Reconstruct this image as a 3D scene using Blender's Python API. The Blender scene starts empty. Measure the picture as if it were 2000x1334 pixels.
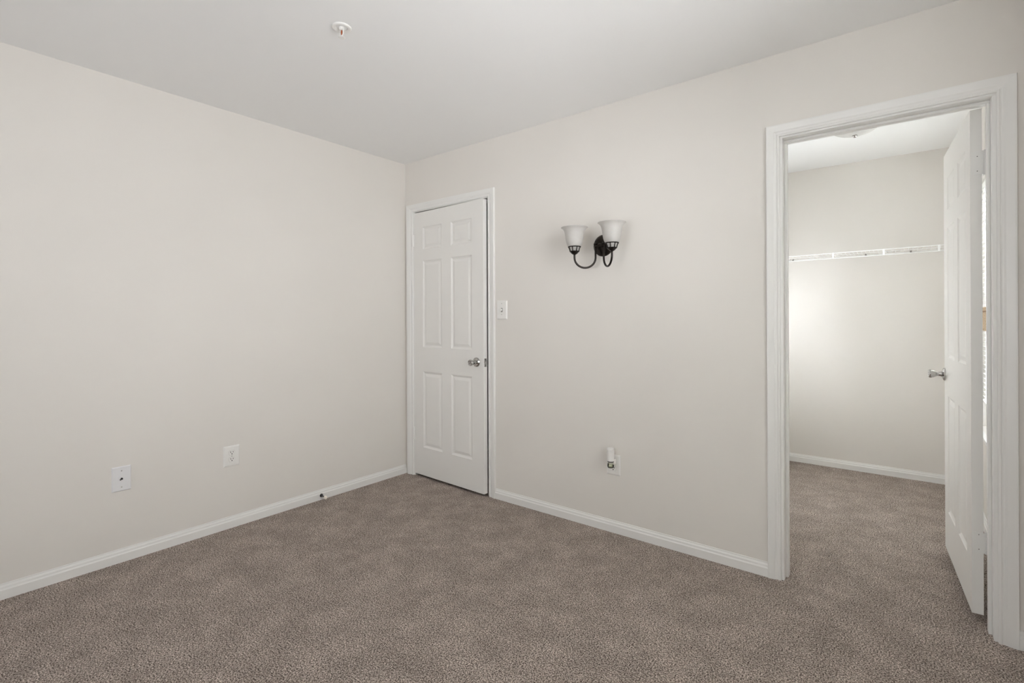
import bpy, bmesh, math, random
from mathutils import Vector, Matrix

random.seed(7)
PI = math.pi
SC = bpy.context.scene
COL = SC.collection

# ------------------------------------------------------------------ camera
F_PX = 974.87
YAW, ROLL = -0.6673, -0.0044
CAM = Vector((3.1113, -2.5876, 1.2208))
fw = Vector((math.sin(YAW), math.cos(YAW), 0))
rt = Vector((math.cos(YAW), -math.sin(YAW), 0))
up = Vector((0, 0, 1))
c_, s_ = math.cos(ROLL), math.sin(ROLL)
r2 = c_ * rt + s_ * up
u2 = -s_ * rt + c_ * up
cam_d = bpy.data.cameras.new('camera')
cam_d.sensor_width = 36.0
cam_d.sensor_fit = 'HORIZONTAL'
cam_d.lens = F_PX / 2000 * 36.0
cam_d.shift_y = -46.1 / 2000
cam_d.clip_start = 0.02
cam_o = bpy.data.objects.new('camera', cam_d)
COL.objects.link(cam_o)
M4 = Matrix(((r2.x, u2.x, -fw.x, CAM.x), (r2.y, u2.y, -fw.y, CAM.y), (r2.z, u2.z, -fw.z, CAM.z), (0, 0, 0, 1)))
cam_o.matrix_world = M4
SC.camera = cam_o

# ------------------------------------------------------------------ world and light
W = bpy.data.worlds.new('daylight')
SC.world = W
W.use_nodes = True
bg = W.node_tree.nodes['Background']
bg.inputs[0].default_value = (0.90, 0.95, 1.0, 1)
bg.inputs[1].default_value = 2.1

def area(name, loc, rot, sx, sy, watts, col=(1, 1, 1), spread=PI):
    d = bpy.data.lights.new(name, 'AREA')
    d.shape = 'RECTANGLE'; d.size = sx; d.size_y = sy
    d.energy = watts; d.color = col; d.spread = spread
    o = bpy.data.objects.new(name, d)
    o.location = loc; o.rotation_euler = rot
    COL.objects.link(o)
    return o

XR = 3.47          # inside face of the window wall
# daylight reaching the two right-wall windows, plus fill from an added front one: sky light from straight outside, light thrown up by the sunlit ground
SKY = (.97, .973, .995); GROUND = (.975, .973, .985); COOL = (.885, .935, 1.0)
RD = math.radians
area('sky_room_window', (XR + .28, -1.47, 1.50), (0, RD(90), 0), 1.45, 1.25, 80, SKY)
area('high_sky_room_window', (XR + 1.0, -1.45, 2.60), (0, RD(52), 0), 1.30, 1.70, 270, SKY)
area('front_fill_level', (1.80, -5.05, 1.42), (RD(90), 0, 0), 2.50, 1.60, 11, SKY)  # added fill light entering from behind the camera
area('front_fill_low', (1.80, -6.30, .90), (RD(105), 0, 0), 2.50, 1.30, 32, GROUND)  # added low fill from the same side
area('front_fill_steep', (1.80, -5.32, .35), (RD(152), 0, 0), 2.50, .90, 20, GROUND)  # added steep fill aimed at the ceiling
area('sky_closet_window', (XR + .25, 1.14, 1.40), (0, RD(90), 0), 1.55, 1.10, 31, COOL)
area('high_sky_closet_window', (XR + .90, 1.14, 2.55), (0, RD(52), 0), 1.20, 1.30, 490, COOL)
area('ground_closet_window', (XR + .90, 1.14, .40), (0, RD(128), 0), 1.20, 1.30, 150, COOL)

SC.view_settings.view_transform = 'Standard'
SC.view_settings.look = 'None'
SC.view_settings.gamma = 1.0
SC.view_settings.use_curve_mapping = False
SC.view_settings.exposure = -0.10
SC.cycles.max_bounces = 14
SC.cycles.diffuse_bounces = 8
SC.cycles.transparent_max_bounces = 12

# ------------------------------------------------------------------ materials
def mat(name, col, rough=.5, metal=0.0, spec=.5):
    m = bpy.data.materials.new(name); m.use_nodes = True
    b = m.node_tree.nodes['Principled BSDF']
    b.inputs['Base Color'].default_value = (*col, 1)
    b.inputs['Roughness'].default_value = rough
    b.inputs['Metallic'].default_value = metal
    b.inputs['Specular IOR Level'].default_value = spec
    return m

def nodes(m):
    return m.node_tree.nodes, m.node_tree.links, m.node_tree.nodes['Principled BSDF']

def add_bump(m, scale, strength, dist=.002, detail=3):
    N, L, b = nodes(m)
    tc = N.new('ShaderNodeTexCoord'); n = N.new('ShaderNodeTexNoise'); bp = N.new('ShaderNodeBump')
    n.inputs['Scale'].default_value = scale; n.inputs['Detail'].default_value = detail
    bp.inputs['Strength'].default_value = strength; bp.inputs['Distance'].default_value = dist
    L.new(tc.outputs['Object'], n.inputs['Vector'])
    L.new(n.outputs['Fac'], bp.inputs['Height']); L.new(bp.outputs['Normal'], b.inputs['Normal'])
    return m

def add_tint(m, c1, c2, scale, detail=2):
    N, L, b = nodes(m)
    tc = N.new('ShaderNodeTexCoord'); n = N.new('ShaderNodeTexNoise'); r = N.new('ShaderNodeValToRGB')
    n.inputs['Scale'].default_value = scale; n.inputs['Detail'].default_value = detail
    r.color_ramp.elements[0].position = .35; r.color_ramp.elements[1].position = .65
    r.color_ramp.elements[0].color = (*c1, 1); r.color_ramp.elements[1].color = (*c2, 1)
    L.new(tc.outputs['Object'], n.inputs['Vector']); L.new(n.outputs['Fac'], r.inputs['Fac'])
    L.new(r.outputs['Color'], b.inputs['Base Color'])
    return m

WALL = add_bump(add_tint(mat('wall_paint', (.70, .66, .61), .62, 0, .3), (.735, .708, .668), (.755, .728, .688), 1.3), 220, .10, .0015)
CEIL = add_bump(mat('ceiling_paint', (.87, .872, .868), .8, 0, .2), 180, .08, .0015)
TRIM = add_bump(mat('trim_paint', (.80, .795, .775), .32, 0, .45), 60, .03, .001)
DOOR = add_bump(mat('door_paint', (.80, .79, .765), .36, 0, .45), 90, .04, .001)
PLASTIC = add_bump(mat('white_plastic', (.82, .81, .785), .28), 300, .01)
COOLPL = add_bump(mat('cool_white_plastic', (.79, .79, .80), .28), 300, .01)
CHROME = add_bump(mat('satin_chrome', (.50, .49, .47), .12, 1.0), 400, .01)
BRONZE = add_bump(add_tint(mat('dark_bronze', (.02, .015, .012), .2, .6), (.012, .009, .0075), (.03, .022, .017), 60), 200, .03)
BLACK = add_bump(mat('black_metal', (.008, .008, .009), .38), 300, .01)
SLOT = mat('slot_dark', (.05, .047, .044), .7)
SCREW = mat('painted_screw', (.55, .54, .52), .35, .3)
CREAM = add_bump(mat('cream_rubber', (.90, .84, .75), .6), 200, .02)
WIRE = add_bump(mat('white_coated_wire', (.85, .85, .84), .35), 300, .01)
CLIPM = mat('grey_clip', (.30, .28, .26), .5)
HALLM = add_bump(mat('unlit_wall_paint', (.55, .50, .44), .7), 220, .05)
BULBRED = mat('red_glass_bulb', (.45, .10, .03), .12)

# carpet: short twisted tufts, tone of the pile varies with the way it lies
def carpet():
    m = mat('carpet_pile', (.2, .17, .14), .95, 0, .1)
    N, L, b = nodes(m)
    tc = N.new('ShaderNodeTexCoord')
    def noise(scale, det, rough=.6):
        n = N.new('ShaderNodeTexNoise'); n.inputs['Scale'].default_value = scale
        n.inputs['Detail'].default_value = det; n.inputs['Roughness'].default_value = rough
        L.new(tc.outputs['Object'], n.inputs['Vector']); return n
    v = N.new('ShaderNodeTexVoronoi'); v.inputs['Scale'].default_value = 290
    v.inputs['Randomness'].default_value = 1.0
    warp = noise(90, 2)
    mixv = N.new('ShaderNodeMix'); mixv.data_type = 'VECTOR'; mixv.inputs['Factor'].default_value = .018
    L.new(tc.outputs['Object'], mixv.inputs[4]); L.new(warp.outputs['Color'], mixv.inputs[5])
    L.new(mixv.outputs[1], v.inputs['Vector'])
    fine = noise(200, 3, .7)
    r1 = N.new('ShaderNodeValToRGB'); e = r1.color_ramp.elements
    e[0].position = .40; e[0].color = (.070, .050, .042, 1)
    e[1].position = .61; e[1].color = (.86, .765, .70, 1)
    x = e.new(.5); x.color = (.47, .402, .36, 1)
    L.new(fine.outputs['Fac'], r1.inputs['Fac'])
    # dark gaps between tufts
    r2_ = N.new('ShaderNodeValToRGB'); e = r2_.color_ramp.elements
    e[0].position = .30; e[0].color = (1, 1, 1, 1); e[1].position = .85; e[1].color = (.42, .39, .37, 1)
    L.new(v.outputs['Distance'], r2_.inputs['Fac'])
    mul = N.new('ShaderNodeMix'); mul.data_type = 'RGBA'; mul.blend_type = 'MULTIPLY'; mul.inputs['Factor'].default_value = 1
    L.new(r1.outputs['Color'], mul.inputs[6]); L.new(r2_.outputs['Color'], mul.inputs[7])
    big = noise(6.5, 9, .74)
    r3 = N.new('ShaderNodeValToRGB'); e = r3.color_ramp.elements
    e[0].position = .42; e[0].color = (.93, .925, .92, 1); e[1].position = .66; e[1].color = (1.27, 1.27, 1.27, 1)
    L.new(big.outputs['Fac'], r3.inputs['Fac'])
    mul2 = N.new('ShaderNodeMix'); mul2.data_type = 'RGBA'; mul2.blend_type = 'MULTIPLY'; mul2.inputs['Factor'].default_value = 1
    L.new(mul.outputs[2], mul2.inputs[6]); L.new(r3.outputs['Color'], mul2.inputs[7])
    L.new(mul2.outputs[2], b.inputs['Base Color'])
    bp = N.new('ShaderNodeBump'); bp.inputs['Strength'].default_value = .6; bp.inputs['Distance'].default_value = .004
    add = N.new('ShaderNodeMath'); add.operation = 'SUBTRACT'
    L.new(fine.outputs['Fac'], add.inputs[0]); L.new(v.outputs['Distance'], add.inputs[1])
    L.new(add.outputs[0], bp.inputs['Height']); L.new(bp.outputs['Normal'], b.inputs['Normal'])
    return m
CARPET = carpet()

def frosted():
    m = bpy.data.materials.new('frosted_glass'); m.use_nodes = True
    N, L = m.node_tree.nodes, m.node_tree.links
    N.remove(N['Principled BSDF']); out = N['Material Output']
    d = N.new('ShaderNodeBsdfDiffuse'); t = N.new('ShaderNodeBsdfTranslucent'); g = N.new('ShaderNodeBsdfGlossy')
    tr = N.new('ShaderNodeBsdfTransparent')
    tc = N.new('ShaderNodeTexCoord'); n = N.new('ShaderNodeTexNoise'); n.inputs['Scale'].default_value = 40
    r = N.new('ShaderNodeValToRGB'); r.color_ramp.elements[0].color = (.74, .725, .70, 1); r.color_ramp.elements[1].color = (.84, .83, .81, 1)
    L.new(tc.outputs['Object'], n.inputs['Vector']); L.new(n.outputs['Fac'], r.inputs['Fac'])
    L.new(r.outputs['Color'], d.inputs['Color']); L.new(r.outputs['Color'], t.inputs['Color'])
    g.inputs['Roughness'].default_value = .5
    a = N.new('ShaderNodeMixShader'); a.inputs[0].default_value = .48; L.new(d.outputs[0], a.inputs[1]); L.new(t.outputs[0], a.inputs[2])
    b2 = N.new('ShaderNodeMixShader'); b2.inputs[0].default_value = .18; L.new(a.outputs[0], b2.inputs[1]); L.new(tr.outputs[0], b2.inputs[2])
    b3 = N.new('ShaderNodeMixShader'); b3.inputs[0].default_value = .06; L.new(b2.outputs[0], b3.inputs[1]); L.new(g.outputs[0], b3.inputs[2])
    L.new(b3.outputs[0], out.inputs['Surface'])
    return m
FROST = frosted()

def clear(name, tint=(1, 1, 1)):
    m = bpy.data.materials.new(name); m.use_nodes = True
    N, L = m.node_tree.nodes, m.node_tree.links
    N.remove(N['Principled BSDF']); out = N['Material Output']
    tr = N.new('ShaderNodeBsdfTransparent'); g = N.new('ShaderNodeBsdfGlossy'); fr = N.new('ShaderNodeFresnel')
    tr.inputs[0].default_value = (*tint, 1); g.inputs['Roughness'].default_value = .02; fr.inputs[0].default_value = 1.45
    mx = N.new('ShaderNodeMixShader')
    L.new(fr.outputs[0], mx.inputs[0]); L.new(tr.outputs[0], mx.inputs[1]); L.new(g.outputs[0], mx.inputs[2])
    L.new(mx.outputs[0], out.inputs['Surface'])
    return m
GLASS = clear('window_glass')
LEAFY = clear('green_oil', (.90, .915, .80))
VIAL = clear('bottle_glass', (.98, .99, .96))

def slatmat():
    m = mat('blind_slat', (.86, .86, .84), .4)
    N, L, b = nodes(m)
    b.inputs['Transmission Weight'].default_value = 0
    t = N.new('ShaderNodeBsdfTranslucent'); t.inputs[0].default_value = (.85, .85, .82, 1)
    mx = N.new('ShaderNodeMixShader'); mx.inputs[0].default_value = .6
    L.new(b.outputs[0], mx.inputs[1]); L.new(t.outputs[0], mx.inputs[2])
    L.new(mx.outputs[0], N['Material Output'].inputs['Surface'])
    return m
SLAT = slatmat()

def tagmat():
    m = mat('tan_card', (.42, .30, .19), .75)
    N, L, b = nodes(m)
    tc = N.new('ShaderNodeTexCoord'); mp = N.new('ShaderNodeMapping'); n = N.new('ShaderNodeTexNoise')
    mp.inputs['Scale'].default_value = (30, 30, 160); n.inputs['Scale'].default_value = 1.2; n.inputs['Detail'].default_value = 3
    r = N.new('ShaderNodeValToRGB'); r.color_ramp.elements[0].position = .38; r.color_ramp.elements[1].position = .56
    r.color_ramp.elements[0].color = (.36, .25, .15, 1); r.color_ramp.elements[1].color = (.56, .43, .29, 1)
    L.new(tc.outputs['Object'], mp.inputs['Vector']); L.new(mp.outputs['Vector'], n.inputs['Vector'])
    L.new(n.outputs['Fac'], r.inputs['Fac']); L.new(r.outputs['Color'], b.inputs['Base Color'])
    return m
TAN = tagmat()
TANDARK = mat('brown_card_band', (.24, .14, .08), .75)

# ------------------------------------------------------------------ mesh helpers
def link(name, bm, m, parent=None, bevel=0, smooth=False, loc=None):
    bmesh.ops.recalc_face_normals(bm, faces=bm.faces)
    me = bpy.data.meshes.new(name); bm.to_mesh(me); bm.free()
    me.materials.append(m)
    o = bpy.data.objects.new(name, me); COL.objects.link(o)
    if smooth:
        for p in me.polygons: p.use_smooth = True
    if bevel:
        md = o.modifiers.new('edge', 'BEVEL'); md.width = bevel; md.segments = 2
        md.limit_method = 'ANGLE'; md.angle_limit = math.radians(50)
    if parent: o.parent = parent
    if loc: o.location = loc
    return o

def empty(name, loc, rz=0):
    o = bpy.data.objects.new(name, None); o.empty_display_size = .05
    o.location = loc; o.rotation_euler = (0, 0, rz); COL.objects.link(o)
    return o

def tag(o, label, cat, group=None, kind=None):
    o['label'] = label; o['category'] = cat
    if group: o['group'] = group
    if kind: o['kind'] = kind
    return o

def box(bm, a, b):
    x0, y0, z0 = a; x1, y1, z1 = b
    v = [bm.verts.new(p) for p in ((x0, y0, z0), (x1, y0, z0), (x1, y1, z0), (x0, y1, z0), (x0, y0, z1), (x1, y0, z1), (x1, y1, z1), (x0, y1, z1))]
    for f in ((0, 3, 2, 1), (4, 5, 6, 7), (0, 1, 5, 4), (1, 2, 6, 5), (2, 3, 7, 6), (3, 0, 4, 7)):
        bm.faces.new([v[i] for i in f])

def lathe(bm, prof, M=None, seg=40, cap=(True, True)):
    """prof: list of (radius, height) turned about local z, then moved by M."""
    M = M or Matrix.Identity(4)
    rings = []
    for r, h in prof:
        rings.append([bm.verts.new(M @ Vector((r * math.cos(2 * PI * i / seg), r * math.sin(2 * PI * i / seg), h))) for i in range(seg)])
    for a, b in zip(rings, rings[1:]):
        for i in range(seg):
            bm.faces.new((a[i], a[(i + 1) % seg], b[(i + 1) % seg], b[i]))
    if cap[0]: bm.faces.new(list(reversed(rings[0])))
    if cap[1]: bm.faces.new(rings[-1])

def tube(bm, pts, r, seg=14, caps=True):
    pts = [Vector(p) for p in pts]
    rings = []; n = None
    for i, p in enumerate(pts):
        t = (pts[min(i + 1, len(pts) - 1)] - pts[max(i - 1, 0)]).normalized()
        if n is None:
            n = t.cross(Vector((0, 0, 1)))
            if n.length < .05: n = t.cross(Vector((1, 0, 0)))
        n = (n - t * n.dot(t)).normalized(); b = t.cross(n)
        rings.append([bm.verts.new(p + r * (math.cos(2 * PI * k / seg) * n + math.sin(2 * PI * k / seg) * b)) for k in range(seg)])
    for a, b in zip(rings, rings[1:]):
        for k in range(seg):
            bm.faces.new((a[k], a[(k + 1) % seg], b[(k + 1) % seg], b[k]))
    if caps:
        bm.faces.new(list(reversed(rings[0]))); bm.faces.new(rings[-1])

def extrude_profile(bm, prof, p0, p1, out, up_):
    """prof: list of (out, up) points; swept from p0 to p1."""
    p0, p1, out, up_ = Vector(p0), Vector(p1), Vector(out), Vector(up_)
    a = [bm.verts.new(p0 + out * o + up_ * u) for o, u in prof]
    b = [bm.verts.new(p1 + out * o + up_ * u) for o, u in prof]
    n = len(prof)
    for i in range(n):
        j = (i + 1) % n
        bm.faces.new((a[i], a[j], b[j], b[i]))
    bm.faces.new(list(reversed(a))); bm.faces.new(b)

def rot_to(axis):
    return Vector((0, 0, 1)).rotation_difference(Vector(axis)).to_matrix().to_4x4()

# ------------------------------------------------------------------ room shell
H = 2.44
YB = 2.20      # back wall of the walk-in closet
YF = -4.70     # wall behind the camera
TW = .115      # partition thickness
O1 = (.108, .862, 2.046)     # small door opening: left, right, head
O2 = (2.668, 3.369, 2.046)   # closet opening
CL = 2.26      # inside face of the closet's left wall

def structure(name, bm, m, label, cat, parent=None, bevel=0):
    o = link(name, bm, m, parent, bevel)
    if not parent: tag(o, label, cat, kind='structure')
    return o

bm = bmesh.new(); box(bm, (-.12, YF - .12, -.06), (XR + .14, YB + .12, 0))
structure('floor', bm, CARPET, 'taupe brown cut pile carpet running wall to wall and into the closet', 'floor')
bm = bmesh.new(); box(bm, (-.12, YF - .12, H), (XR + .14, YB + .12, H + .08))
structure('ceiling', bm, CEIL, 'flat off white painted ceiling with one sprinkler head', 'ceiling')
bm = bmesh.new(); box(bm, (-.12, YF, 0), (0, 1.02, H))
structure('wall_left', bm, WALL, 'long blank beige wall on the left with an outlet and a cable plate', 'wall')

bm = bmesh.new()
xs = [0, O1[0] - .016, O1[1] + .016, O2[0] - .016, O2[1] + .016, XR]
box(bm, (xs[0], 0, 0), (xs[1], TW, H)); box(bm, (xs[1], 0, O1[2] + .016), (xs[2], TW, H))
box(bm, (xs[2], 0, 0), (xs[3], TW, H)); box(bm, (xs[3], 0, O2[2] + .016), (xs[4], TW, H))
box(bm, (xs[4], 0, 0), (xs[5], TW, H))
structure('wall_back', bm, WALL, 'beige wall with the small door, the wall sconce and the closet doorway', 'wall')

def wall_with_holes_x(bm, x0, x1, y0, y1, holes):
    """wall slab in the yz plane with rectangular holes (ya, yb, za, zb), sorted in y"""
    y = y0
    for ya, yb, za, zb in holes:
        box(bm, (x0, y, 0), (x1, ya, H)); box(bm, (x0, ya, 0), (x1, yb, za)); box(bm, (x0, ya, zb), (x1, yb, H)); y = yb
    box(bm, (x0, y, 0), (x1, y1, H))
WIN1 = (-2.18, -.70, .60, 2.20)
WIN2 = (.66, 1.62, .545, 2.03)
WIN3 = (.60, 3.00, .65, 2.15)     # added opening behind the camera, sized for the light it gives
bm = bmesh.new(); wall_with_holes_x(bm, XR, XR + .14, YF, YB, [WIN1, WIN2])
structure('wall_right', bm, WALL, 'beige outside wall holding the windows at the right', 'wall')
bm = bmesh.new()
box(bm, (0, YF - .12, 0), (WIN3[0], YF, H)); box(bm, (WIN3[1], YF - .12, 0), (XR + .14, YF, H))
box(bm, (WIN3[0], YF - .12, 0), (WIN3[1], YF, WIN3[2])); box(bm, (WIN3[0], YF - .12, WIN3[3]), (WIN3[1], YF, H))
structure('wall_front', bm, WALL, 'beige wall behind the viewer', 'wall')
bm = bmesh.new(); box(bm, (CL - .1, YB, 0), (XR + .14, YB + .12, H))
structure('wall_closet_back', bm, WALL, 'pale wall at the back of the walk-in closet behind the wire shelf', 'wall')
bm = bmesh.new(); box(bm, (CL - .1, TW, 0), (CL, YB, H))
structure('wall_closet_left', bm, WALL, 'left wall of the walk-in closet', 'wall')
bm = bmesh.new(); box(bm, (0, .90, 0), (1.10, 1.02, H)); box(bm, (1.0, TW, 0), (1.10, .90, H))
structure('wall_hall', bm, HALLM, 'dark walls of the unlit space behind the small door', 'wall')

BASE = [(0, 0), (.0135, 0), (.0135, .040), (.0090, .0455), (.0085, .0535), (.0035, .0605), (.0030, .066), (0, .067)]
def baseboard(name, p0, p1, out, label):
    bm = bmesh.new(); extrude_profile(bm, BASE, p0, p1, out, (0, 0, 1))
    structure(name, bm, TRIM, label, 'baseboard')
baseboard('baseboard_left', (0, YF, 0), (0, -.002, 0), (1, 0, 0), 'white baseboard along the long left wall')
baseboard('baseboard_back', (.930, 0, 0), (2.602, 0, 0), (0, -1, 0), 'white baseboard between the small door and the closet doorway')
baseboard('baseboard_back_right', (3.434, 0, 0), (XR - .014, 0, 0), (0, -1, 0), 'short white baseboard stub right of the closet doorway')
baseboard('baseboard_right', (XR, YF, 0), (XR, -.001, 0), (-1, 0, 0), 'white baseboard under the windows beside the viewer')
baseboard('baseboard_closet_back', (CL, YB, 0), (XR, YB, 0), (0, -1, 0), 'white baseboard at the back of the walk-in closet')
baseboard('baseboard_closet_right', (XR, TW, 0), (XR, YB - .013, 0), (-1, 0, 0), 'white baseboard under the closet window')
baseboard('baseboard_closet_left', (CL, TW, 0), (CL, YB - .013, 0), (1, 0, 0), 'white baseboard on the left wall of the closet')

# door casings: profile (distance out from the opening edge, projection from the wall)
CPROF = [(0, 0), (0, .0085), (.004, .0105), (.008, .0105), (.010, .008), (.014, .0075), (.019, .009), (.024, .012), (.036, .0145), (.048, .0165), (.053, .0165), (.0545, .012), (.0545, 0)]
def casing(bm, xl, xr, zt, y, sgn, rl=None, wl=1.0, z0=0):
    """mitred casing round an opening; sgn -1 projects to -y"""
    path = [((xl, z0), (-1, 0)), ((xl, zt), (-1, 1)), ((xr, zt), (1, 1)), ((xr, z0), (1, 0))]
    rings = []
    for (px, pz), (ox, oz) in path:
        rings.append([bm.verts.new((px + ox * d * (wl if ox < 0 else 1), y + sgn * t, pz + oz * d)) for d, t in CPROF])
    n = len(CPROF)
    for a, b in zip(rings, rings[1:]):
        for i in range(n):
            bm.faces.new((a[i], a[(i + 1) % n], b[(i + 1) % n], b[i]))
    bm.faces.new(list(reversed(rings[0]))); bm.faces.new(rings[-1])

def jamb(bm, xl, xr, zt, t=.016, y0=-.0005, y1=TW + .0005):
    box(bm, (xl - t, y0, 0), (xl, y1, zt)); box(bm, (xr, y0, 0), (xr + t, y1, zt)); box(bm, (xl - t, y0, zt), (xr + t, y1, zt + t))
def stop(bm, xl, xr, zt, y0, y1, p=.011):
    box(bm, (xl, y0, 0), (xl + p, y1, zt - p)); box(bm, (xr - p, y0, 0), (xr, y1, zt - p)); box(bm, (xl, y0, zt - p), (xr, y1, zt))

bm = bmesh.new(); casing(bm, O1[0] - .014, O1[1] + .012, O1[2] + .005, 0, -1, wl=1.18)
t1 = structure('trim_1', bm, TRIM, 'white casing round the small closed door in the corner', 'door casing')
bm = bmesh.new(); jamb(bm, *O1); link('jamb', bm, TRIM, t1, .001)
bm = bmesh.new(); stop(bm, *O1, .040, .075); link('door_stop_strip', bm, TRIM, t1, .001)

bm = bmesh.new(); casing(bm, O2[0] - .012, O2[1] + .012, O2[2] + .008, 0, -1)
t2 = structure('trim_2', bm, TRIM, 'white fluted casing round the open closet doorway', 'door casing')
bm = bmesh.new(); casing(bm, O2[0] - .008, O2[1] + .009, O2[2] + .009, TW, 1); link('inner_casing', bm, TRIM, t2)
bm = bmesh.new(); jamb(bm, *O2); link('jamb', bm, TRIM, t2, .001)
bm = bmesh.new(); stop(bm, *O2, .044, .078); link('door_stop_strip', bm, TRIM, t2, .0015)

# ------------------------------------------------------------------ six-panel doors
def panel_door(bm, Wd, Hd, T, cols, rows):
    xs = sorted({0, Wd, *[v for c in cols for v in c]}); zs = sorted({0, Hd, *[v for r in rows for v in r]})
    pan = {(c, r) for c in cols for r in rows}
    loops = [(0, 0), (.004, .0035), (.013, .0075), (.017, .0078), (.020, .0070), (.036, .0022), (.040, .0020)]
    for y, s in ((0, 1), (T, -1)):
        V = {}
        def vert(x, z):
            k = (x, z)
            if k not in V: V[k] = bm.verts.new((x, y, z))
            return V[k]
        for x0, x1 in zip(xs, xs[1:]):
            for z0, z1 in zip(zs, zs[1:]):
                q = [vert(x0, z0), vert(x1, z0), vert(x1, z1), vert(x0, z1)]
                if ((x0, x1), (z0, z1)) in pan:
                    prev = q
                    for i_, d in loops[1:]:
                        cur = [bm.verts.new(p) for p in ((x0 + i_, y + s * d, z0 + i_), (x1 - i_, y + s * d, z0 + i_), (x1 - i_, y + s * d, z1 - i_), (x0 + i_, y + s * d, z1 - i_))]
                        for k in range(4):
                            bm.faces.new((prev[k], prev[(k + 1) % 4], cur[(k + 1) % 4], cur[k]))
                        prev = cur
                    bm.faces.new(prev)
                else:
                    bm.faces.new(q)
    for a, b in (((0, 0), (Wd, 0)), ((Wd, 0), (Wd, Hd)), ((Wd, Hd), (0, Hd)), ((0, Hd), (0, 0))):
        bm.faces.new([bm.verts.new(p) for p in ((a[0], 0, a[1]), (b[0], 0, b[1]), (b[0], T, b[1]), (a[0], T, a[1]))])
    bmesh.ops.remove_doubles(bm, verts=bm.verts, dist=1e-5)

ROSETTE = [(.0, 0), (.0325, 0), (.0325, .004), (.030, .0075), (.024, .0105), (.016, .012), (0, .0122)]
KNOB = [(.0125, .011), (.0125, .016), (.0105, .020), (.0098, .026), (.0105, .031), (.014, .037), (.0185, .045), (.0210, .054), (.0215, .059), (.0205, .0645), (.0180, .0665), (.0172, .0655), (.0165, .0648), (.004, .0648)]
def door_knob(door, x, z, y, out):
    """tulip knob on the face at local y, projecting along out (+1 / -1 in local y)"""
    M = Matrix.Translation((x, y, z)) @ rot_to((0, out, 0))
    bm = bmesh.new(); lathe(bm, KNOB, M, 36); k = link('knob', bm, CHROME, door, smooth=True)
    k['label'] = 'satin chrome tulip knob'
    bm = bmesh.new(); lathe(bm, ROSETTE[1:-1], M, 40); link('rosette', bm, CHROME, k, smooth=False)
    bm = bmesh.new()
    for a in range(4):
        ang = PI / 4 + a * PI / 2
        c = M @ Vector((.0085 * math.cos(ang), .0085 * math.sin(ang), .0640))
        lathe(bm, [(.0028, 0), (.0028, .0014)], Matrix.Translation(c) @ rot_to((0, out, 0)), 10)
    link('knob_face_slots', bm, SLOT, k)
    return k

def hinge(door, bar, z0, z1, leaf_a, leaf_b):
    """bar: (x, y) of the knuckle; leaf_a / leaf_b: boxes (x0,y0,x1,y1)"""
    bm = bmesh.new(); n = 5; g = (z1 - z0) / n
    for i in range(n):
        lathe(bm, [(.0058, 0), (.0058, g - .0012)], Matrix.Translation((bar[0], bar[1], z0 + i * g)), 14)
    lathe(bm, [(.0042, -.003), (.0042, z1 - z0 + .003)], Matrix.Translation((bar[0], bar[1], z0)), 12)
    for l in (leaf_a, leaf_b):
        if l: box(bm, (l[0], l[1], z0), (l[2], l[3], z1))
    return link('hinge', bm, TRIM, door)

# small door, a little ajar, hinged at the corner side and swinging into the room
D1W, D1H, DT = .750, 2.018, .035
ang1 = math.atan2(-.036, .743)
d1 = bpy.data.objects
bm = bmesh.new()
panel_door(bm, D1W, D1H, DT, [(.105, .322), (.424, .638)], [(.215, .795), (.982, 1.643), (1.730, 1.900)])
door1 = structure('door_1', bm, DOOR, 'white six-panel door in the corner, standing slightly ajar', 'door', bevel=.0012)
door1.location = (.104, .0, .018); door1.rotation_euler = (0, 0, ang1)
door_knob(door1, .683, .898, -.0002, -1)
for za, zb in ((.262, .358), (1.762, 1.852)):
    hinge(door1, (-.0015, -.0135), za, zb, (-.0030, -.0135, -.0004, .004), None)
bm = bmesh.new(); box(bm, (D1W - .001, .0065, .869), (D1W + .0012, .0285, .926))
lt = link('latch_plate', bm, CHROME, door1, .0006); lt['label'] = 'chrome latch plate in the door edge'
bm = bmesh.new(); extrude_profile(bm, [(0, .011), (.0115, .013), (.0115, .0175), (0, .0245)], (D1W + .001, 0, .889), (D1W + .001, 0, .905), (1, 0, 0), (0, 1, 0))
link('latch_bolt', bm, CHROME, lt)
bm = bmesh.new()
for z in (.876, .919): lathe(bm, [(.0032, 0), (.0032, .0006)], Matrix.Translation((D1W + .0011, .0175, z)) @ rot_to((1, 0, 0)), 12)
link('screw', bm, SLOT, lt)

# strike plate belongs to the small door's jamb
bm = bmesh.new(); box(bm, (O1[1] - .0012, .004, .885), (O1[1] + .0005, .034, .945)); box(bm, (O1[1] - .0012, -.004, .900), (O1[1] + .0005, .004, .932))
sp = link('strike_plate', bm, CHROME, t1); sp['label'] = 'chrome strike plate'

# closet door, swung wide open into the closet on its right-hand hinges
D2W, D2H = .708, 2.005
bm = bmesh.new()
panel_door(bm, D2W, D2H, DT, [(.104, .302), (.397, .602)], [(.205, .785), (.975, 1.625), (1.713, 1.872)])
door2 = structure('door_2', bm, DOOR, 'white six-panel closet door swung wide open into the closet', 'door', bevel=.0012)
ang2 = math.atan2(.712, -.047)
door2.location = (3.3515, .114, .036); door2.rotation_euler = (0, 0, ang2)
door_knob(door2, .690, .886, DT + .0002, 1)
for za, zb in ((.245, .325), (1.745, 1.838)):
    h = hinge(door2, (.0035, -.0085), za, zb, (-.0018, -.004, .0004, .031), None)
    bm = bmesh.new()
    for q in (.014, .072):
        lathe(bm, [(.0017, 0), (.0017, .0005)], Matrix.Translation((-.0018, .014, za + q)) @ rot_to((-1, 0, 0)), 10)
    link('screw', bm, SLOT, h)

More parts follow.
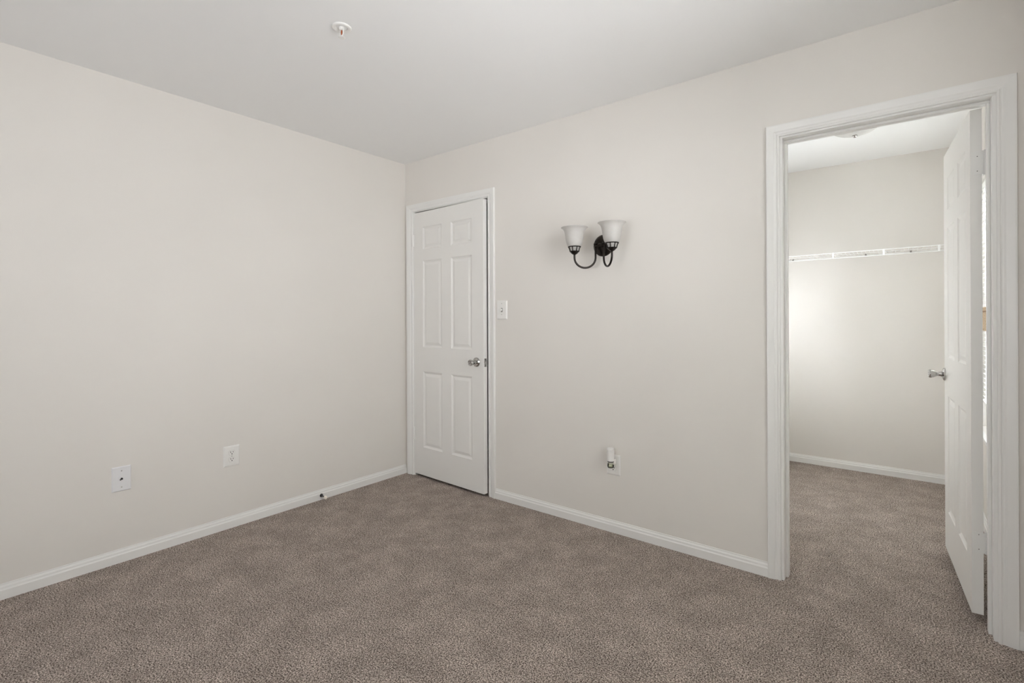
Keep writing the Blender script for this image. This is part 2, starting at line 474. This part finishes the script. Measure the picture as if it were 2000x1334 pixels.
# ------------------------------------------------------------------ windows
def window_x(name, wn, label, rail):
    ya, yb, za, zb = wn
    bm = bmesh.new(); f = .035
    x0, x1 = XR + .055, XR + .115
    box(bm, (x0, ya, za), (x1, ya + f, zb)); box(bm, (x0, yb - f, za), (x1, yb, zb))
    box(bm, (x0, ya + f, za), (x1, yb - f, za + f)); box(bm, (x0, ya + f, zb - f), (x1, yb - f, zb))
    box(bm, (x0 + .01, ya + f, rail - .02), (x1 - .01, yb - f, rail + .02))
    w = structure(name, bm, TRIM, label, 'window')
    bm = bmesh.new(); box(bm, (x0 + .028, ya + f, za + f), (x0 + .032, yb - f, zb - f)); link('pane', bm, GLASS, w)
    bm = bmesh.new(); box(bm, (XR - .022, ya - .03, za - .020), (x0, yb + .03, za - .0005)); link('window_sill', bm, TRIM, w, .003)
    return w
window_x('window_1', WIN2, 'closet window seen as a bright strip behind the open door', 1.30)
window_x('window_2', WIN1, 'window in the right wall beside the viewer', 1.30)
bm = bmesh.new(); xa, xb, za, zb = WIN3; f = .035  # unseen window added to light the room from behind
box(bm, (xa, YF - .10, za), (xa + f, YF - .05, zb)); box(bm, (xb - f, YF - .10, za), (xb, YF - .05, zb))
box(bm, (xa + f, YF - .10, za), (xb - f, YF - .05, za + f)); box(bm, (xa + f, YF - .10, zb - f), (xb - f, YF - .05, zb))
w3 = structure('added_window_3', bm, TRIM, 'added unseen window behind the viewer, for fill light', 'window')
bm = bmesh.new(); box(bm, (xa + f, YF - .077, za + f), (xb - f, YF - .073, zb - f)); link('pane', bm, GLASS, w3)

# blinds: closet window (seen in the gap behind the open door) and an added unseen one beside the viewer, spreading light to the ceiling
def make_blind(wn, z0, n, label, cords, tilt):
    ya, yb, za, zb = wn
    bl = tag(empty('window_blind', (XR + .012, (ya + yb) / 2, z0)), label, 'blind')
    hw = (yb - ya) / 2 - .012
    top = zb - z0 - .045
    bm = bmesh.new(); box(bm, (0, -hw, top), (.03, hw, top + .040)); link('headrail', bm, SLAT, bl, .002)
    bm = bmesh.new()
    for i in range(n):
        z = .03 + i * (top - .04) / (n - 1)
        t = math.radians(tilt); dx, dz = .0125 * math.cos(t), .0125 * math.sin(t)
        a = [bm.verts.new(p) for p in ((.015 - dx, -hw, z + dz * .9), (.015, -hw, z + .0015), (.015 + dx, -hw, z - dz))]
        b = [bm.verts.new(p) for p in ((.015 - dx, hw, z + dz * .9), (.015, hw, z + .0015), (.015 + dx, hw, z - dz))]
        bm.faces.new((a[0], a[1], b[1], b[0])); bm.faces.new((a[1], a[2], b[2], b[1]))
    sl = link('slats', bm, SLAT, bl)
    md = sl.modifiers.new('thickness', 'SOLIDIFY'); md.thickness = .0006
    bm = bmesh.new(); box(bm, (.003, -hw, 0), (.027, hw, .014)); link('bottom_rail', bm, SLAT, bl, .002)
    for y in cords:
        bm = bmesh.new(); tube(bm, [(.0015, y, .01), (.0015, y, top)], .0009, 6); link('ladder_cord', bm, WIRE, bl)
    return bl
make_blind(WIN2, .70, 46, 'white slatted blind glimpsed in the gap between the open closet door and its jamb', (-.30, .14, .30), 10)
make_blind(WIN1, .62, 54, 'added unseen slatted blind spreading light from the window beside the viewer', (-.45, 0, .45), 43)

# tan card in front of the blind
tg = tag(empty('hanging_card', (XR - .006, 1.335, 1.136)), 'tan card hanging over the middle of the closet window blind', 'card')
bm = bmesh.new(); box(bm, (-.0008, -.135, 0), (.0008, .135, .134)); link('card', bm, TAN, tg)
bm = bmesh.new(); box(bm, (-.0014, -.135, .105), (-.0008, .135, .114)); link('printed_band', bm, TANDARK, tg)
bm = bmesh.new(); tube(bm, [(0, 0, .130), (.004, 0, .2), (.008, 0, .30)], .0008, 6); link('hanging_thread', bm, WIRE, tg)

# ------------------------------------------------------------------ wall sconce
sx, sz = 1.747, 1.635
sc = tag(empty('wall_sconce', (sx, 0, sz)), 'two-light dark bronze wall sconce with frosted bell shades on the beige wall', 'wall lamp')
bm = bmesh.new()
lathe(bm, [(.063, 0), (.063, .004), (.060, .009), (.052, .015), (.040, .020), (.026, .024), (.014, .0265), (.0, .027)][:-1], rot_to((0, -1, 0)), 48)
link('backplate', bm, BRONZE, sc, smooth=True)
bm = bmesh.new()   # cross bar that carries both arms
tube(bm, [(-.032, -.048, -.004), (.032, -.048, -.004)], .0085, 16)
lathe(bm, [(.012, .02), (.012, .044), (.009, .050), (.004, .058), (.0015, .060)], rot_to((0, -1, 0)), 20)
for q in (-1, 1): lathe(bm, [(.004, 0), (.0105, .003), (.0115, .008), (.0085, .013), (.003, .016)], Matrix.Translation((q * .026, -.048, -.002)), 18)
link('crossbar', bm, BRONZE, sc, smooth=True)
SHX, SHY = .1175, -.128
SHADE = [(.0335, 0), (.0375, .004), (.0425, .013), (.0470, .028), (.0505, .048), (.0530, .066), (.0550, .080), (.0562, .0835), (.0590, .092), (.0640, .100), (.0710, .1065), (.0765, .1095)]
for q in (-1, 1):
    p0 = Vector((q * .026, -.048, -.004)); p3 = Vector((q * SHX, SHY, -.052))
    pts = [p0]
    zb = -.086
    mid = (p0 + p3) / 2
    pts += [p0 + Vector((0, 0, -.025)), p0 + Vector((0, 0, -.05))]
    half = (Vector((p3.x, p3.y, 0)) - Vector((p0.x, p0.y, 0))) / 2
    cz = -.072; cc = Vector((mid.x, mid.y, cz))
    for k in range(0, 25):
        a = PI + PI * k / 24
        pts.append(cc + half * math.cos(a) * (1) + Vector((0, 0, .058 * math.sin(a))))
    pts += [Vector((p3.x, p3.y, -.060)), p3]
    bm = bmesh.new(); tube(bm, pts, .0058, 14); arm = link('arm', bm, BRONZE, sc, smooth=True)
    T = Matrix.Translation((q * SHX, SHY, -.056))
    bm = bmesh.new()   # open gallery cup: bowl, foot ring, posts and rim
    lathe(bm, [(.006, 0), (.012, .003), (.019, .009), (.0235, .014), (.0270, .0165), (.0285, .019), (.0270, .0215), (.024, .022)], T, 32)
    lathe(bm, [(.0335, .0425), (.0375, .0435), (.0385, .0460), (.0365, .0480), (.0335, .0480), (.0335, .0425)], T, 36, (False, False))
    for k in range(8):
        a = 2 * PI * k / 8 + .2
        u = Vector((math.cos(a), math.sin(a), 0)); v = Vector((q * SHX, SHY, -.056))
        tube(bm, [v + u * .0265 + Vector((0, 0, .019)), v + u * .0285 + Vector((0, 0, .030)), v + u * .0345 + Vector((0, 0, .0440))], .0028, 8)
    cup = link('shade_holder', bm, BRONZE, arm, smooth=True)
    bm = bmesh.new(); lathe(bm, [(.020, .021), (.025, .026), (.0295, .040), (.0325, .045)], T, 32, (True, False)); link('shade_neck', bm, FROST, cup, smooth=True)
    T2 = Matrix.Translation((q * SHX, SHY, -.0105))
    bm = bmesh.new(); lathe(bm, SHADE, T2, 48, (False, False))
    sh = link('lamp_shade', bm, FROST, sc, smooth=True); sh['label'] = 'frosted white bell glass shade'
    md = sh.modifiers.new('glass', 'SOLIDIFY'); md.thickness = .003; md.offset = -1
    bm = bmesh.new(); lathe(bm, [(.008, 0), (.013, .008), (.013, .03), (.020, .045), (.025, .062), (.022, .080), (.012, .091), (.004, .094)], T2, 24)
    link('bulb', bm, PLASTIC, sc, smooth=True)

# ------------------------------------------------------------------ wall plates
def plate(bm, w, h, t=.0055, r=.0075):
    """bevelled plate in local x (width), z (height), projecting to -y"""
    lo = [(w / 2, h / 2, 0), (w / 2, h / 2, .0015), (w / 2 - r, h / 2 - r, t)]
    prev = None
    for a, b, d in lo:
        cur = [bm.verts.new((sx_ * a, -d, sz_ * b)) for sx_, sz_ in ((-1, -1), (1, -1), (1, 1), (-1, 1))]
        if prev:
            for k in range(4): bm.faces.new((prev[k], prev[(k + 1) % 4], cur[(k + 1) % 4], cur[k]))
        else: bm.faces.new(list(reversed(cur)))
        prev = cur
    bm.faces.new(prev)

def screws(parent, pts, y=-.0055):
    for x, z in pts:
        bm = bmesh.new(); lathe(bm, [(.0034, 0), (.0034, .0006), (.002, .0011)], Matrix.Translation((x, y, z)) @ rot_to((0, -1, 0)), 14)
        s = link('screw', bm, SCREW, parent)
        bm = bmesh.new(); box(bm, (x - .0026, y - .0013, z - .0004), (x + .0026, y - .0008, z + .0004)); link('screw_slot', bm, SLOT, s)

def receptacles(parent, dz=.0195):
    for s in (-1, 1):
        bm = bmesh.new()
        r, hh = .0172, .0138
        pts = []
        for k in range(40):
            a = 2 * PI * k / 40
            x, z = r * math.cos(a), r * math.sin(a)
            pts.append((x, max(-hh, min(hh, z))))
        a_ = [bm.verts.new((x, -.0050, s * dz + z)) for x, z in pts]; b_ = [bm.verts.new((x, -.0072, s * dz + z)) for x, z in pts]
        for k in range(40): bm.faces.new((a_[k], a_[(k + 1) % 40], b_[(k + 1) % 40], b_[k]))
        bm.faces.new(b_)
        rc = link('receptacle', bm, PLASTIC, parent)
        bm = bmesh.new(); a_ = [bm.verts.new((x * 1.06, -.0056, s * dz + z * 1.07)) for x, z in pts]; b_ = [bm.verts.new((x * 1.06, -.0052, s * dz + z * 1.07)) for x, z in pts]
        for k in range(40): bm.faces.new((a_[k], a_[(k + 1) % 40], b_[(k + 1) % 40], b_[k]))
        bm.faces.new(a_); link('gap_shade', bm, SCREW, rc)  # grey outline stands in for the shade round the receptacle face
        bm = bmesh.new(); y0, y1 = -.0076, -.0070; z = s * dz
        box(bm, (-.0080, y0, z - .0005), (-.0050, y1, z + .0095)); box(bm, (.0052, y0, z + .0005), (.0078, y1, z + .0085))
        lathe(bm, [(.0032, 0), (.0032, .0006)], Matrix.Translation((0, y1, z - .0065)) @ rot_to((0, -1, 0)), 14)
        link('slots', bm, SLOT, rc)
    screws(parent, [(0, 0)])

RL = PI / 2      # local -y turned to +x for plates on the left wall
o = tag(empty('wall_outlet', (0, -1.307, .418), RL), 'white double power outlet on the left wall, nothing plugged in', 'outlet')
bm = bmesh.new(); plate(bm, .090, .120); link('cover_plate', bm, PLASTIC, o); receptacles(o)
o = tag(empty('wall_outlet', (1.805, 0, .383)), 'white power outlet under the sconce with a plug-in freshener in it', 'outlet')
bm = bmesh.new(); plate(bm, .085, .118); link('cover_plate', bm, PLASTIC, o); receptacles(o)

o = tag(empty('cable_plate', (0, -1.831, .418), RL), 'white cable jack plate with a black socket, low on the left wall', 'jack plate')
bm = bmesh.new(); plate(bm, .080, .124, .0050, .004); link('cover_plate', bm, COOLPL, o)
screws(o, [(0, .041), (0, -.041)], -.005)
bm = bmesh.new(); lathe(bm, [(.0048, 0), (.0048, .004), (.0036, .009), (.0012, .0092)], Matrix.Translation((0, -.005, .001)) @ rot_to((0, -1, 0)), 18)
box(bm, (-.0075, -.0078, -.0065), (-.0030, -.005, -.0010))
j = link('socket', bm, BLACK, o); j['label'] = 'small black jack socket'

o = tag(empty('light_switch', (.990, 0, 1.274)), 'white toggle light switch right of the small door', 'light switch')
bm = bmesh.new(); plate(bm, .088, .126); link('cover_plate', bm, PLASTIC, o)
screws(o, [(0, .043), (0, -.030)])
bm = bmesh.new(); box(bm, (-.0062, -.0062, -.013), (.0062, -.0050, .013)); sl_ = link('toggle_slot', bm, SLOT, o)
bm = bmesh.new(); extrude_profile(bm, [(.003, -.010), (.006, .009), (.017, .004), (.0155, -.006)], (-.0045, -.002, 0), (.0045, -.002, 0), (0, -1, 0), (0, 0, -1)); link('toggle', bm, PLASTIC, o, .0008)

# plug-in freshener
o = tag(empty('air_freshener', (1.8105, -.008, .405)), 'white plug-in air freshener with a small green oil bottle, in the outlet under the sconce', 'air freshener')
bm = bmesh.new(); box(bm, (-.014, -.034, -.012), (.014, .0006, .020)); link('plug_body', bm, PLASTIC, o, .004)
T = Matrix.Translation((0, -.040, .010))
bm = bmesh.new()
lathe(bm, [(.0170, 0), (.0195, .002), (.0198, .010), (.0192, .034), (.0200, .044), (.0215, .058), (.0218, .060), (.0205, .0612), (.0205, .0630), (.0216, .0640), (.0218, .0700), (.0200, .0735), (.012, .0750)], T, 36)
link('housing', bm, PLASTIC, o, smooth=False)
bm = bmesh.new(); lathe(bm, [(.0178, -.004), (.0185, .0012)], T, 30); link('collar', bm, SLOT, o)
T = Matrix.Translation((0, -.040, -.028))
bm = bmesh.new(); lathe(bm, [(.010, 0), (.0170, .003), (.0180, .010), (.0175, .024), (.0125, .031), (.0105, .036)], T, 30); b_ = link('bottle', bm, VIAL, o, smooth=True)
bm = bmesh.new(); lathe(bm, [(.0085, .002), (.0155, .0045), (.0165, .010), (.0160, .021), (.0150, .0225)], T, 26); link('oil', bm, LEAFY, b_, smooth=True)

# ------------------------------------------------------------------ baseboard door stops
def door_stop(loc, rz, label):
    o = tag(empty('door_stop', loc, rz), label, 'door stop')
    bm = bmesh.new(); lathe(bm, [(.0115, 0), (.0115, .004), (.0095, .007), (.006, .009), (.0045, .012)], rot_to((1, 0, 0)), 24); link('base', bm, BLACK, o, smooth=False)
    bm = bmesh.new(); lathe(bm, [(.0045, .008), (.0042, .058)], rot_to((1, 0, 0)), 16); link('rod', bm, BLACK, o)
    bm = bmesh.new(); lathe(bm, [(.0055, .052), (.0095, .054), (.0102, .061), (.0100, .070), (.007, .075), (.002, .076)], rot_to((1, 0, 0)), 20)
    t_ = link('rubber_tip', bm, CREAM, o, smooth=True); t_['label'] = 'cream rubber tip'
    return o
door_stop((.012, -.742, .030), -.10, 'black door stop with cream tip on the left wall baseboard')
door_stop((XR - .012, .865, .034), PI, 'black door stop behind the open closet door')

# ------------------------------------------------------------------ ceiling sprinkler
o = tag(empty('fire_sprinkler', (1.262, -1.384, H)), 'white fire sprinkler head on the room ceiling', 'sprinkler')
bm = bmesh.new(); lathe(bm, [(.0400, 0), (.0400, -.0020), (.0370, -.0052), (.0300, -.0062), (.0255, -.0050), (.0215, -.0010), (.0210, -.0002)], None, 40, (False, False)); link('escutcheon', bm, PLASTIC, o, smooth=True)
bm = bmesh.new(); lathe(bm, [(.0110, 0), (.0110, -.010), (.008, -.012)], None, 24)
for q in (-1, 1):
    tube(bm, [(q * .009, 0, -.008), (q * .0115, 0, -.018), (q * .0095, 0, -.030), (q * .003, 0, -.036)], .0022, 10)
lathe(bm, [(.004, -.034), (.0055, -.037), (.004, -.041)], None, 16); link('frame', bm, PLASTIC, o)
bm = bmesh.new(); lathe(bm, [(.0015, -.011), (.0030, -.014), (.0034, -.022), (.0026, -.031), (.0012, -.035)], None, 16)
b_ = link('glass_bulb', bm, BULBRED, o, smooth=True); b_['label'] = 'reddish brown glass bulb'
bm = bmesh.new(); lathe(bm, [(.004, -.0405), (.0120, -.0412), (.0135, -.0430), (.0120, -.0440), (.002, -.0440)], None, 28); link('deflector', bm, PLASTIC, o)

# ------------------------------------------------------------------ closet ceiling light
o = tag(empty('ceiling_light', (2.872, 1.118, H)), 'frosted dome ceiling light with chrome finial in the walk-in closet', 'ceiling light')
bm = bmesh.new(); lathe(bm, [(.132, 0), (.132, -.018), (.126, -.024)], None, 48); link('pan', bm, TRIM, o)
bm = bmesh.new()
lathe(bm, [(.142 * math.cos(k / 14 * PI / 2) + .004 if k < 14 else .006, -.022 - .088 * math.sin(k / 14 * PI / 2)) for k in range(15)], None, 56, (False, True))
link('glass_dome', bm, FROST, o, smooth=True)
bm = bmesh.new(); lathe(bm, [(.0125, -.107), (.0145, -.111), (.0130, -.116), (.0095, -.121), (.004, -.124)], None, 24); link('finial', bm, CHROME, o, smooth=True)

# ------------------------------------------------------------------ wire shelf
tilt = .0075
SX0, SX1 = CL + .004, XR - .004
sh = tag(empty('wire_shelf', ((SX0 + SX1) / 2, YB, 1.703)), 'white wire shelf on the back wall of the walk-in closet', 'shelf')
xm = (SX0 + SX1) / 2
def P(x, y, z): return (x - xm, y - YB, z + tilt * (x - 2.9))
bm = bmesh.new()
nw = int((SX1 - SX0) / .0255)
for i in range(nw + 1):
    x = SX0 + .004 + i * (SX1 - SX0 - .008) / nw
    tube(bm, [P(x, YB - .008, .002), P(x, 1.901, .002)], .0010, 6)
for y in (YB - .008, 2.05): tube(bm, [P(SX0, y, -.002), P(SX1, y, -.002)], .0020, 8)
link('wire_deck', bm, WIRE, sh)
bm = bmesh.new(); tube(bm, [P(SX0, 1.900, -.001), P(SX1, 1.900, -.001)], .0034, 10); link('upper_rail', bm, WIRE, sh)
bm = bmesh.new(); tube(bm, [P(SX0, 1.899, -.040), P(SX1, 1.899, -.040)], .0034, 10); link('lower_rail', bm, WIRE, sh)
for x in (2.375, 2.682, 2.991, 3.294):
    bm = bmesh.new(); box(bm, (x - xm - .006, 1.8945 - YB, -.043 + tilt * (x - 2.9)), (x - xm + .006, 1.8985 - YB, .003 + tilt * (x - 2.9))); link('lip_post', bm, WIRE, sh, .001)
for x in (2.37, 2.871, 3.146):
    bm = bmesh.new(); z = tilt * (x - 2.9); box(bm, (x - xm - .006, -.016, z - .009), (x - xm + .006, 0, z + .006)); box(bm, (x - xm - .003, -.020, z - .013), (x - xm + .003, -.010, z - .004)); link('wall_clip', bm, CLIPM, sh, .001)
